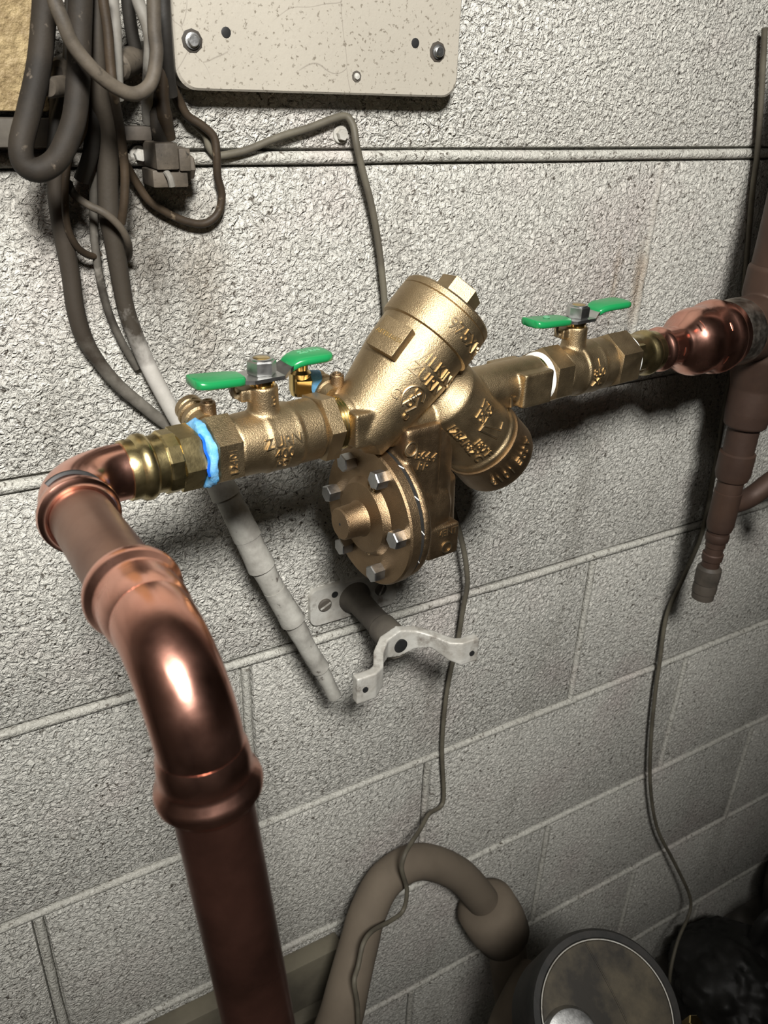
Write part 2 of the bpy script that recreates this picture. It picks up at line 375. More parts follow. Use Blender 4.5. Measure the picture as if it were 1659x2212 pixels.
for k in range(0, 7):
    for u in ([0] if k == 0 else [] if k == 1 else [i + (.5 if k % 2 else 0) for i in range(-3, 4)]):
        P = [(u * B + .0008 * mnz.noise((i * .5, k, u)), .0018 + .0009 * mnz.noise((i * .6, u, 3.)), -k * H - .006 - (H - .012) * i / 16) for i in range(17)]
        bead(P, .0040, wall)
def slab(name, lo, hi, mat, label):
    return tag(MB().box(lo, hi).build(name, mat), label, None, None, 'structure')
slab('floor', (X0, YF, Z0), (X1, -.001, ZF), 'concrete', 'dark grey concrete floor')
slab('ceiling', (X0, YF, Z1), (X1, .1, Z1 + .08), 'roomceil', 'grey painted ceiling')
slab('wall_front', (X0, YF - .08, Z0), (X1, YF, Z1), 'roomwall', 'grey wall behind the viewer')
slab('wall_left', (X0 - .08, YF, Z0), (X0, .1, Z1), 'roomwall', 'grey side wall on the left')
slab('wall_right', (X1, YF, Z0), (X1 + .08, .1, Z1), 'roomwall', 'grey side wall on the right')

# ------------------------------------------------------------ backflow preventer (device frame, millimetres)
bf = thing('backflow_preventer', 'cast bronze backflow preventer with two angled check housings and round relief valve', 'backflow preventer', dp(140, 0, -125))
UP = (1, 0, 1); DN = (1, 0, -1); UO = (86, 0, 0); LO = (148, 0, 0)
b = MB()
b.lathe((64, 0, 0), (1, 0, 0), [(0, 15.5), (3, 17.2), (12, 17.2), (22, 17.8), (48, 18)])
b.lathe(UO, UP, [(-20, 12), (-14, 22), (4, 24.5), (40, 29.2), (62, 29.8)])
b.lathe((100, 0, -6), (1, 0, -.15), [(0, 17), (60, 19), (66, 16)])
b.lathe((165, 0, 0), (1, 0, 0), [(-14, 16), (0, 16.4), (54, 16.6), (66, 16.6), (67, 15.6)])
b.lathe(LO, DN, [(-24, 12), (-15, 18), (-10, 24.5), (-7, 26.6), (-2, 27), (44, 27), (46, 28.6), (54, 28.8)])
b.box((63.5, -20.5, -11), (77, -6, 11), 1.2)
b.box((63.5, 6, -11), (77, 20.5, 11), 1.2)
b.box((203, -20.5, -12), (231, -6, 12), 1.2)
b.box((203, 6, -12), (231, 20.5, 12), 1.2)
body = b.build('body', 'bronze', bf, DEV, remesh=(.0009, 5), sharp=60)
body['label'] = 'tan cast bronze valve body'
rb = MB()                                                # relief valve bell hanging below
rb.lathe((0, 0, -71), (1, 0, 0), [(99, 47), (103, 47.5), (105.5, 46), (107, 38), (113, 31), (124, 27), (140, 24), (149, 14)])
rb.lathe((133, 0, 0), (0, 0, -1), [(0, 14), (12, 19), (60, 20), (96, 20), (100, 18)])
rb.box((101, -22, -62), (131, 10, -6), 4)
rb.box((120, -27, -104), (147, 4, -80), 1.5)
rb.lathe((147, -4, -50), (0, 0, -1), [(0, 6), (5, 10), (40, 11), (50, 10)])
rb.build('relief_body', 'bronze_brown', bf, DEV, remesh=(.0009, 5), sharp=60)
cap = MB().lathe(UO, UP, [(59, 29), (60, 31.6), (62, 32), (80, 31.4), (80.5, 30.8), (81, 31.4), (84.5, 31.2), (86, 30.0), (86.2, 10)], 64).build('check_cap', 'bronze', bf, DEV)
MB().hexa(UO, UP, 86, 101.5, 14.8, math.radians(-38 + 30), .8).build('cap_nut', 'bronze', cap, DEV)
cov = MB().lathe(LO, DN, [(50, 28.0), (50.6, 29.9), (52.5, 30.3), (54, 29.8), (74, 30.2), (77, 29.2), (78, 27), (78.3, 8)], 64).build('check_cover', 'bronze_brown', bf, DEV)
# relief cover, gasket, bolts
fl = MB().lathe((0, 0, -71), (1, 0, 0), [(72, 14), (72.4, 14.6), (88, 16.0), (88.4, 27), (89, 28.2), (86.5, 0.1)][:0] or
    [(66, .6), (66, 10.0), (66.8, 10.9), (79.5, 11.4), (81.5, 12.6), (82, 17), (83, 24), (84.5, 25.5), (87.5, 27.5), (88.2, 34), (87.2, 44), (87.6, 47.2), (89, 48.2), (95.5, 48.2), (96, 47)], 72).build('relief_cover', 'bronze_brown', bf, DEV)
for ang in (4, 60, 116, 178, 244, 304):
    a = math.radians(ang); y, z = 38.0 * math.cos(a), 38.0 * math.sin(a)
    MB().hexa((0, y, -71 + z), (1, 0, 0), 79.5, 89, 6.2, random.uniform(0, 1), .7).build('bolt', 'zinc', fl, DEV)
gs = MB().lathe((0, 0, -71), (1, 0, 0), [(96, 46.6), (99, 46.6)], 64).build('gasket', 'black_rubber', bf, DEV)
for i in range(13):
    a = math.radians(i * 27.7 + 5); p = [(96.3, 47 * math.cos(a), -71 + 47 * math.sin(a)), (98.7, 47 * math.cos(a + .07), -71 + 47 * math.sin(a + .07))]
    MB().tube(p, .35, 5, 1, False).build('gasket_thread', 'white_tape', gs, DEV)
MB().lathe((0, 0, -71), (1, 0, 0), [(65.8, .9), (66.1, .9)], 12).build('centre_mark', 'ink', fl, DEV)
# identification plate boss on the upper check
a_, e1_, e2_ = frame(UP)
pc = Vector(UO) + a_ * 42 + (e1_ * math.cos(math.radians(-72)) + e2_ * math.sin(math.radians(-72))) * 30.5
pn = (e1_ * math.cos(math.radians(-72)) + e2_ * math.sin(math.radians(-72)))
pr = a_.cross(pn)
pl = MB().obox(pc, pr, a_, pn, (10.5, 10.5, 3.4), .7).build('name_plate', 'bronze', bf, DEV)
letters('AETB16650', 4.2, on_plane(pc + pn * 3.4, pr, a_), 'brass', pl, DEV, .15)
# threaded ends
th = MB(); prof = []
for i in range(5): prof += [(55 + i * 2.1, 15.4), (56.05 + i * 2.1, 16.2)]
th.lathe((0, 0, 0), (1, 0, 0), prof + [(66, 15)]); th.build('inlet_thread', 'brass', bf, DEV)
th = MB(); prof = []
for i in range(3): prof += [(229 + i * 2.0, 14.8), (230 + i * 2.0, 15.4)]
th.lathe((0, 0, 0), (1, 0, 0), prof); th.build('outlet_thread', 'brass', bf, DEV)
# vent port
MB().hollow((136, -27.2, -97), (0, -1, 0), 0, .5, 3.4, 4.6, 24).build('vent_port', 'bronze_letter', bf, DEV)
letters('VENT', 7.4, on_plane((136, -27, -85.5), (1, 0, 0), (0, 0, 1)), 'bronze_letter', bf, DEV, .5)
# cast lettering
RU = lambda t: 24.5 + (t - 4) / 36 * 4.7 if t < 40 else 29.3
letters('975XL2', 11.5, on_cyl(UO, UP, 31.6, 70.5, 5, 'up'), 'bronze_letter', cap, DEV, .8, 1.08)
letters('WILKINS', 10.2, on_cyl(UO, UP, RU, 45.5, -3, 'up'), 'bronze_letter', bf, DEV, .9, 1.1)
letters('ZURN', 10.2, on_cyl(UO, UP, RU, 36, -5, 'up'), 'bronze_letter', bf, DEV, .9, 1.1)
letters('C', 9.0, on_cyl(UO, UP, RU, 17.5, -28, 'up'), 'bronze_letter', bf, DEV, 1.0)
letters('UPC', 6.6, on_cyl(UO, UP, RU, 22.5, -3, 'along'), 'bronze_letter', bf, DEV, .9)
letters('\u00ae', 6.0, on_cyl(UO, UP, RU, 11, 8, 'up'), 'bronze_letter', bf, DEV, .9)
def logo_ring(fn, r, name, parent, n=26, a0=0, a1=360, rr=.7):
    P = [fn(r * math.cos(math.radians(a0 + (a1 - a0) * i / n)), r * math.sin(math.radians(a0 + (a1 - a0) * i / n)), .2) for i in range(n + 1)]
    return MB().tube(P, rr, 6, 1, False).build(name, 'bronze_letter', parent, DEV)
logo_ring(on_cyl(UO, UP, RU, 22, -3, 'up'), 8.0, 'shield_emblem', bf, 20, 20, 250)
fnu = on_cyl(UO, UP, RU, 22, -3, 'up')
MB().tube([fnu(-4, -7, .2), fnu(1, 5, .2), fnu(6, -2, .2), fnu(2, -9, .2)], .7, 6, 1, False).build('shield_emblem', 'bronze_letter', bf, DEV)
letters('175\nPSI', 9.6, on_cyl(LO, DN, 27, 13, -14, 'along'), 'bronze_letter', bf, DEV, .8)
letters('12BAR', 9.2, on_cyl(LO, DN, 27, 11, 36, 'along'), 'bronze_letter', bf, DEV, .8)
letters('180\u00b0F\n82\u00b0C', 8.4, on_cyl(LO, DN, 27, 33, 30, 'along'), 'bronze_letter', bf, DEV, .8)
fa = on_cyl(LO, DN, 27, 26, 0, 'along')
MB().tube([fa(-8, 0, .1), fa(9, 7, .1), fa(9, 13, .1)], .8, 6, 1, False).build('flow_arrow', 'bronze_letter', bf, DEV)
MB().tube([fa(-8, 0, .1), fa(-8, -4, .1), fa(10, 1, .1)], .8, 6, 1, False).build('flow_arrow', 'bronze_letter', bf, DEV)
letters('ASSE 1013', 9.4, on_cyl(LO, DN, 30.1, 65.5, 4, 'up'), 'bronze_letter', cov, DEV, .7, 1.1)
letters('B64.4\nRP', 8.2, on_plane((116, -22, -30), (1, 0, -.35), (.35, 0, 1)), 'bronze_letter', bf, DEV, .6)
logo_ring(on_plane((104.5, -22, -19), (1, 0, 0), (0, 0, 1)), 4.6, 'mark_ring', bf, 18)
letters('1"', 9, on_plane((196, -17.2, -7), (1, 0, 0), (0, .1, 1)), 'bronze_letter', bf, DEV, .8)
letters('H3', 7, on_plane((84.6, -8, -48), (0, -1, 0), (0, 0, 1)), 'bronze_letter', fl, DEV, .6)
letters('10', 7, on_plane((84.6, -6, -94), (0, -1, 0), (0, 0, 1)), 'bronze_letter', fl, DEV, .6)
# test cock at the inlet
def test_cock(parent, o, s):
    x, y, z = o
    t = MB().lathe((x, y, z), (0, 1, .25), [(-8, 6.5 * s), (-2, 6.8 * s), (-1, 8 * s), (2, 8 * s), (2.6, 7.1 * s), (4.2, 7.1 * s), (4.8, 8 * s), (7, 8 * s), (7.6, 6.6 * s), (9, 6.6 * s), (9.6, 7.2 * s), (13, 7.2 * s), (14, 6.4 * s), (14, 4.2 * s), (11, 3.8 * s)], 28).build('test_cock', 'bronze', parent, DEV)
    MB().lathe((x + 4, y - 5, z), (0, 0, 1), [(0, 5), (2, 4.6), (10.5, 4.4), (11, 4.0), (11, 2.8), (12.2, 2.6), (12.4, 1.4), (11.8, .8)], 24).build('test_cock_stem', 'bronze_brown', t, DEV)
    return t
tc = test_cock(bf, (67, 17, 15), 1.0)
MB().lathe((62, 24, 19), (-1, .35, .02), [(-4, 7), (-3, 7.6), (2, 7.6), (3, 7)], 28).build('sealant_ring', 'blue_tape', tc, DEV)
el = MB(); el.hexa((62, 24, 19), (-1, .35, .02), 2, 13, 8.2, .4, 1); el.lathe((54, 27, 12), (0, 0, 1), [(0, 6), (4, 7), (14, 7), (16, 5), (21, 5), (22, 5.8), (25, 5.8), (26, 4.6), (26, 3.2), (24.5, 3)], 28)
el.build('cock_elbow', 'brass', tc, DEV)

# ------------------------------------------------------------ ball valves
def ball_valve(h0, h1, g0, g1, Rh, Rb, ss, wing, label, left):
    t = thing('ball_valve', label, 'ball valve', dp((h0 + g1) / 2, 0, -Rb), 'ball valves on the water line')
    b = MB(); ax = (1, 0, 0); L = g0 - h1
    b.lathe((0, 0, 0), ax, [(h1 - 2, Rb - 3), (h1, Rb - .8), (h1 + L * .3, Rb - .2), (h1 + L * .33, Rb + .9), (h1 + L * .40, Rb + .6), (h1 + L * .62, Rb + .6), (h1 + L * .68, Rb + 1.0), (h1 + L * .72, Rb + .1), (g0 - 1, Rb), (g0 + 1, Rb - 3)], 64)
    b.lathe((ss, 0, 0), (0, 0, 1), [(10, 10.5), (17, 9.6), (20, 9.0), (32, 8.7), (33, 8.2)], 40)
    b.box((ss - 14.5, -2, 25), (ss - 4, 8, 32), .8)
    b.build('body', 'bronze', t, DEV, remesh=(.0008, 4), sharp=60)
    MB().hexa((0, 0, 0), ax, h0, h1, Rh, math.radians(-28 if left else -30), 1.0).build('hex_end', 'bronze', t, DEV)
    MB().hexa((0, 0, 0), ax, g0, g1, Rh + .6, math.radians(-8 if left else -28), 1.0).build('hex_end', 'bronze', t, DEV)
    st = MB().lathe((ss, 0, 0), (0, 0, 1), [(32, 7.4), (33, 7.4), (33.2, 6.2), (34.6, 6.2), (34.8, 7.2), (37, 7.2)], 32).build('stem_gland', 'brass', t, DEV)
    # handle: pressed steel plate with dipped wings
    sg = 1 if left else -1
    hp = MB(); W2 = wing
    def strip(pts, mb, th):                              # (x, half width, z)
        for (xa, wa, za), (xb, wb, zb) in zip(pts, pts[1:]):
            k = len(mb.v)
            for x, w, z in ((xa, wa, za), (xb, wb, zb)):
                for yy, zz in ((-w, z), (w, z), (w, z + th), (-w, z + th)): mb.v.append(Vector((ss + x, yy, zz)))
            for i in range(4):
                j = (i + 1) % 4; mb.f.append((k + i, k + j, k + 4 + j, k + 4 + i))
            mb.f.append((k + 3, k + 2, k + 1, k)); mb.f.append((k + 4, k + 5, k + 6, k + 7))
    strip([(-17, 7.0, 38), (-12.5, 8.2, 37.2), (-9.5, 9.5, 37), (9.5, 9.5, 37), (14, 7.6, 39.5), (20, 6.6, 43)], hp, 2.2)
    hd = hp.build('handle', 'steel', t, DEV)
    nt_ = MB().hexa((ss, 0, 0), (0, 0, 1), 39.2, 47.6, 8.3, math.radians(14 if left else 30), .8).build('nut', 'steel', hd, DEV)
    MB().hollow((ss, 0, 0), (0, 0, 1), 47.4, 48.4, 4.9, 6.6, 28).build('nut_rim', 'steel', nt_, DEV)
    MB().lathe((ss, 0, 0), (0, 0, 1), [(46, 4.8), (48.2, 4.8), (48.6, 4.2), (48.6, .5)], 24).build('stem_end', 'brass', hd, DEV)
    def grip(pts, th):
        g = MB(); n = 16
        rings = []
        for x, w, z in pts:
            rings.append(len(g.v))
            for i in range(n):
                p = 2 * math.pi * i / n; cx, cz = math.cos(p), math.sin(p)
                g.v.append(Vector((ss + x, w * math.copysign(abs(cx) ** .35, cx), z + th * math.copysign(abs(cz) ** .7, cz))))
        g.ring_join(rings, True, n); return g.build('grip', 'green', hd, DEV, 70)
    w = wing
    za, zb = (38.5, 44.5) if left else (45.5, 41.5)
    grip([(-13.5, 7.2, 38.8), (-15, 8.3, 38.9), (-18, 9.4, 39.2), (-w + 6, 10.4, 40.5), (-w + 2, 9.6, 41), (-w + .4, 8, 41.2), (-w, 5.5, 41.3)], 2.7)
    grip([(15.5, 6.8, 41.2), (17, 7.8, 42.2), (20, 8.6, 43.6), (24, 9.6, 44.4), (w - 6, 10.6, 44.6), (w - 2, 9.8, 44.5), (w - .4, 8, 44.4), (w, 5.5, 44.3)], 2.7)
    hk = MB().tube([(ss - 15, 3, 37.5), (ss - 17.5, 3, 33), (ss - 16, 3, 28.5), (ss - 13.5, 3, 27.5)], 1.8, 8, 4).build('handle_stop', 'steel', hd, DEV)
    return t, hd
lv, lh = ball_valve(-24, -8, 46, 57.5, 20.8, 18.6, 13.5, 42, 'bronze ball valve with green wing handle next to the blue sealant', True)
letters('ZURN\n400\nPSI', 8.6, on_cyl((0, 0, 0), (1, 0, 0), 19.3, 16, 8, 'along'), 'bronze_letter', lv, DEV, .6)
letters('12401', 6.4, on_plane((-15, -18.05, -1), (0, .035, 1), (-1, 0, 0)), 'bronze_letter', lv, DEV, .6)
letters('3', 8, on_cyl((13.5, 0, 0), (0, 0, 1), 8.9, 25, 15, 'up'), 'bronze_letter', lv, DEV, .5)
letters('ZURN', 5.2, on_plane((13.5 + 31, 1, 47.2), (1, 0, 0), (0, 1, 0)), 'green_pale', lh, DEV, .25)
tc2 = test_cock(lv, (-20, 14, 14.5), 1.15)
rv, rh = ball_valve(237, 255, 306, 330, 21.6, 19.2, 270.5, 49, 'bronze ball valve with green wing handle next to the copper reducer', False)
letters('1\n850\nXL', 8.6, on_cyl((0, 0, 0), (1, 0, 0), 19.9, 281, -4, 'along'), 'bronze_letter', rv, DEV, .6)
letters('O', 7, on_plane((270.5 - 32, 0, 43.2), (1, 0, 0), (0, 1, 0)), 'green_pale', rh, DEV, .25)
MB().lathe((0, 0, 0), (1, 0, 0), [(234.2, 16.5), (234.6, 17.9), (236.6, 18.1), (237.4, 17)], 56).build('tape_ring', 'white_tape', rv, DEV)
sl = MB(); sl.lathe((0, 0, 0), (1, 0, 0), [(329.5, 17.6), (330.2, 18.4), (331.6, 18.2), (332.4, 17)], 56); sl.build('tape_ring', 'white_tape', rv, DEV)

# ------------------------------------------------------------ press adapters and copper
pa = thing('press_adapter', 'polished brass press adapter between copper elbow and blue sealant', 'pipe fitting', dp(-48, 0, -18), 'brass press adapters')
MB().lathe((0, 0, 0), (1, 0, 0), [(-69.5, 14.4), (-69.5, 15.9), (-69, 16.2), (-64, 16.2), (-63, 17.0), (-61.5, 18.0), (-58.5, 18.2), (-56.5, 17.2), (-55.5, 15.8), (-53, 15.7), (-47, 16.4), (-44, 16.6)], 56).build('press_socket', 'brass_dull', pa, DEV)
MB().lathe((0, 0, 0), (1, 0, 0), [(-50, 16.8), (-49, 17.5), (-42.5, 17.3), (-41.5, 16.2)], 12, .2).build('press_band', 'brass_dull', pa, DEV, 20)
MB().hexa((0, 0, 0), (1, 0, 0), -42.5, -29.5, 18.3, math.radians(3), .8).build('hex_collar', 'brass_dull', pa, DEV)
sr = MB(); n = 64; rings = []
for t, r in ((-29.2, 15.5), (-28.8, 18.0), (-27.6, 18.9), (-25.6, 19.3), (-24.3, 18.8), (-23.6, 16)):
    rings.append(len(sr.v))
    for i in range(n):
        p = 2 * math.pi * i / n; q = r + .45 * math.sin(7 * p + t) + .35 * math.sin(17 * p + 2 * t)
        sr.v.append(Vector((t + .5 * math.sin(5 * p + 1), q * math.cos(p), q * math.sin(p))))
sr.ring_join(rings, True, n); s_ = sr.build('thread_sealant', 'blue_tape', pa, DEV, 60); s_['label'] = 'light blue thread sealant ring'
fs = on_cyl((0, 0, 0), (1, 0, 0), 18.1, -30.2, -20, 'up')
MB().tube([fs(u, .5 * math.sin(u * .6), .5) for u in range(-12, 14, 2)], .8, 6, 2).build('sealant_bead', 'deep_blue', pa, DEV)

pb = thing('press_adapter', 'polished brass press adapter between ball valve and copper reducer', 'pipe fitting', dp(350, 0, -17), 'brass press adapters')
MB().lathe((0, 0, 0), (1, 0, 0), [(331, 15), (332.5, 16.6), (340, 16.9), (344, 16.0), (350, 15.8), (352, 16.4), (354, 17.9), (358, 18.1), (360, 17), (361, 16.1), (367, 16.1), (368, 14.6)], 56).build('press_socket', 'brass_dull', pb, DEV)
MB().hexa((0, 0, 0), (1, 0, 0), 331.5, 340, 18, .3, .8).build('hex_collar', 'brass_dull', pb, DEV)

cr = thing('copper_reducer', 'shiny bell-shaped copper press reducer joining the thick tee', 'pipe fitting', dp(425, 0, -31))
MB().lathe((0, 0, 0), (1, 0, 0), [(367, 14.4), (367.5, 15.9), (371, 16), (372.5, 17.0), (374, 17.9), (377, 18.1), (379, 17.2), (380.5, 16.0), (386, 15.7), (393, 15.4), (397, 15.6), (399, 16.8), (401, 18.2), (404, 19.6), (408, 23.0), (412, 26.2), (417, 28.0), (423, 28.6), (428, 28.4), (431, 27.7), (434, 27.9), (441, 28.6), (444, 30), (446.5, 31.4), (451, 31.8), (454.5, 31.0), (456.5, 29.4), (458, 28.8), (464, 28.8), (464.5, 27)], 72).build('reducer_body', 'copper', cr, DEV)
for a, s0 in ((-35, 437), (25, 436), (-50, 402), (0, 390)):
    f = on_cyl((0, 0, 0), (1, 0, 0), (lambda t: 15.6 if t < 396 else 28.1), s0, a, 'up')
    MB().tube([f(-3.5, 0, 0), f(0, 0, .35), f(3.5, 0, 0)], .7, 6, 3).build('press_dent', 'copper', cr, DEV)

E1 = Vector((-.552, -.1557, -.138)); RD = Vector((.029, -.996, .086)).normalized(); E2 = E1 + RD * .189; LD = Vector((.07, -.083, -.994)); LD = (LD - RD * LD.dot(RD) * .98).normalized()
def elbow(name, c, d_in, d_out, Rb, r, l_in, l_out, label, group):
    """copper press elbow: d_in / d_out point away from the corner along the two legs"""
    d_in = Vector(d_in).normalized(); d_out = Vector(d_out).normalized(); n = 24
    P = [c + d_in * l_in]
    a0 = c + d_in * Rb; a1 = c + d_out * Rb
    cen = c + (d_in + d_out) * Rb
    P.append(a0)
    for i in range(1, n):
        t = i / n * math.pi / 2; P.append(cen - d_out * (Rb * math.cos(t)) - d_in * (Rb * math.sin(t)))
    P += [a1, c + d_out * l_out]
    t = thing(name, label, 'pipe fitting', c - Vector((0, 0, r)), group)
    MB().tube(P, r, 48, 1, False).build('bend', 'copper', t)
    def socket(d, l):
        prof = [(Rb - .001, r), (Rb + .002, r + .0010), (Rb + .008, r + .0014), (l - .0125, r + .0012), (l - .0105, r + .0016), (l - .0085, r + .0034), (l - .006, r + .0040), (l - .0035, r + .0036), (l - .002, r + .0018), (l, r + .0010), (l, r - .0005)]
        return MB().lathe(c, d, prof, 56).build('press_bead', 'copper', t)
    socket(d_out, l_out)
    return t, socket
t1, sock1 = elbow('copper_elbow', E1, EX, RD, .030, .0150, .034, .050, 'shiny copper press elbow beside the brass adapter, black marker line on it', 'copper press elbows')
ip = MB().tube([dp(-73, 0, 0), dp(-60, 0, 0)], .0143, 40, 1, False).build('insert_tube', 'copper', t1)
# marker line on the bend near the bead
f = on_cyl(E1, RD, .0153, .036, 0, 'up')
a_, e1_, e2_ = frame(RD)
PK = []
for i in range(9):
    p = math.radians(-50 + i * 11); PK.append(E1 + RD * (.0322 - .001 * math.sin(i / 8 * math.pi)) + (e1_ * math.cos(p) + e2_ * math.sin(p)) * .0163)
MB().tube(PK, .0015, 6, 3).build('marker_line', 'ink', t1)
cp = MB().lathe(E1, RD, [(.045, .0143), (.145, .0143)], 56).build('copper_pipe', 'copper_tube')
tag(cp, 'short brown copper tube between the two copper elbows', 'pipe', 'copper tubes')
t2, sock2 = elbow('copper_elbow', E2, -RD, LD, .034, .0150, .040, .056, 'large shiny copper press elbow turning down, nearest the viewer', 'copper press elbows')
sock2(-RD, .062)
lg = MB().lathe(E2, LD, [(.048, .0143), (1.52, .0143)], 56).build('copper_pipe', 'copper_leg')
tag(lg, 'long brown copper tube running straight down below the large elbow', 'pipe', 'copper tubes')

# ------------------------------------------------------------ old riser on the right
RX, RY = .0845, -.0826
rs = thing('copper_riser', 'old brown copper riser with tee, stepped reducers and capped drain', 'pipe', (RX, RY, -.436))
def rl(name, prof, mat='copper_old', n=40, tilt=0.0):
    return MB().lathe((RX, RY, 0), (tilt, 0, -1), prof, n).build(name, mat, rs)
rl('upper_pipe', [(-1.010, .027), (.06, .027), (.10, .0275)])
tee = MB(); tee.lathe((RX, RY, 0), (0, 0, -1), [(.085, .0275), (.088, .0295), (.112, .0297), (.118, .0285), (.168, .0285), (.190, .0235), (.198, .0215), (.222, .0212), (.236, .0200), (.238, .018)], 48)
q = [dp(s, 0, 0) for s in (470, 484, 510, 536)]
tee.lathe(q[0], EX, [(.0, .0270), (.014, .0272), (.016, .0292), (.038, .0294), (.042, .0285), (.067, .0283)], 48)
tee.build('tee', 'copper_old', rs, None, remesh=(.0011, 4), sharp=60)
MB().lathe(dp(0, 0, 0), EX, [(.4635, .0268), (.466, .0278), (.470, .0288), (.478, .0292), (.485, .0296), (.4875, .0285)], 56).build('solder_joint', 'solder', rs)
rl('drain_pipe', [(.236, .0150), (.268, .0150)])
rl('coupling', [(.264, .014), (.2645, .0150), (.266, .0172), (.288, .0172), (.294, .0155), (.296, .013)])
rl('drain_pipe', [(.290, .0128), (.312, .0128)])
rl('coupling', [(.308, .0128), (.3085, .0136), (.346, .0138), (.352, .0125), (.354, .010)])
rl('drain_pipe', [(.350, .0102), (.372, .0102)])
rl('coupling', [(.356, .0113), (.358, .0118), (.364, .0118), (.366, .0104)])
rl('drain_pipe', [(.370, .0092), (.402, .0092)])
rl('coupling', [(.380, .0098), (.381, .0108), (.388, .0106), (.389, .0094)])
rl('hose_bib', [(.396, .0100), (.399, .0125), (.406, .0130), (.416, .0126), (.4165, .0118), (.420, .0125), (.428, .0124), (.4285, .0116), (.436, .0116), (.4365, .009)], 'dark_metal', 32)
br = MB().tube([(RX, RY, -.325), (RX + .03, RY - .004, -.321), (RX + .055, RY - .012, -.300), (RX + .075, RY - .02, -.29), (RX + .16, RY - .03, -.285)], .0105, 20, 6).build('side_branch', 'copper_old', rs)
MB().lathe((RX + .072, RY - .032, -.314), (.3, -1, .1), [(-.012, .006), (-.010, .012), (.008, .013), (.012, .010), (.012, .001)], 10).build('drain_knob', 'black_rubber', rs)

# ------------------------------------------------------------ cream panel on the wall
PY = -.0185
pn_ = thing('mounting_panel', 'cream enamelled metal panel with rounded corners bolted to the wall', 'panel', (-.33, PY, .040))
b = bmesh.new(); x0, x1, z0, z1 = -.4340, -.2340, .0395, .30
out = []
for cx, cz, a0 in ((x1 - .012, z1 - .012, 0), (x0 + .012, z1 - .012, 90), (x0 + .012, z0 + .012, 180), (x1 - .012, z0 + .012, 270)):
    for i in range(9):
        a = math.radians(a0 + i * 11.25); out.append((cx + .012 * math.cos(a), cz + .012 * math.sin(a)))
b.free()
m_ = MB(); k = len(out); cxm, czm = (x0 + x1) / 2, (z0 + z1) / 2
def inset(o, d): return [(cxm + (a - cxm) * (1 - d / abs(x1 - x0) * 2), czm + (c - czm) * (1 - d / abs(z1 - z0) * 2)) for a, c in o]
rings = []
for o_, y in ((out, -.0015), (out, PY + .0012), (inset(out, .0012), PY)):
    rings.append(len(m_.v)); m_.v += [Vector((a, y, c)) for a, c in o_]
m_.ring_join(rings, True, k); m_.build('plate', 'panel', pn_, None, 30)
for p in [(-0.4233, -0.0185, 0.0653), (-0.2520, -0.0185, 0.0670)]:
    w = MB().lathe((p[0], PY, p[2]), (0, -1, 0), [(-.001, .0066), (.0003, .0064), (.0005, .0056), (.0005, .001)], 9).build('washer', 'dark_metal', pn_)
    MB().lathe((p[0], PY, p[2]), (0, -1, 0), [(0, .0046), (.0016, .0045), (.0018, .0034), (.0032, .0033), (.0036, .0028), (.0036, .0005)], 20).build('bolt', 'zinc', w)
for p in [(-0.4022, -0.0185, 0.0707), (-0.2700, -0.0185, 0.0714)]:
    MB().lathe((p[0], PY, p[2]), (0, -1, 0), [(-.002, .0030), (.0003, .0030), (.0004, .0027), (.0004, .0004)], 14).build('drilled_hole', 'ink', pn_)
for p in [(-0.3140, -0.0185, 0.0503)]:
    w = MB().lathe((p[0], PY, p[2]), (0, -1, 0), [(-.001, .0034), (.0005, .0034), (.0006, .001)], 9).build('screw', 'hanger_dark', pn_)
    MB().lathe((p[0], PY, p[2]), (0, -1, 0), [(.0005, .0021), (.0016, .0018), (.0018, .0004)], 12).build('screw_head', 'galv', w)

fb = MB().box((-.62, -.020, .0265), (-.508, -.001, .30), .002); fb = fb.build('fibre_board', 'fibre'); tag(fb, 'rough tan fibre board fixed to the wall behind the cables', 'board')
fb2 = MB().box((-.62, -.024, .0085), (-.500, -.001, .0235), .002).build('wood_batten', 'hanger_dark'); tag(fb2, 'dark dirty batten under the tan fibre board', 'batten')

def wall_bolt(p, r, label):
    t = thing('wall_bolt', label, 'bolt', (p[0], 0, p[2]), 'bolts in the block wall')
    MB().lathe((p[0], 0, p[2]), (0, -1, 0), [(-.001, r), (.0014, r), (.0018, r * .94), (.0018, .001)], 24).build('washer', 'galv', t)
    MB().hexa((p[0], 0, p[2]), (0, -1, 0), .0016, .0060, r * .70, .3, .0008).build('head', 'galv', t)
    return t
for p, l in zip([(-0.3165, -0.0040, 0.0147), (-0.4563, -0.0040, 0.0028), (-0.4750, -0.0040, 0.0282)], ('round galvanized bolt under the bend of the clipped wire', 'round galvanized bolt left of the ground lug', 'small dirty bolt among the cables')):
    wall_bolt(p, .0056 if 'small' not in l else .0045, l)

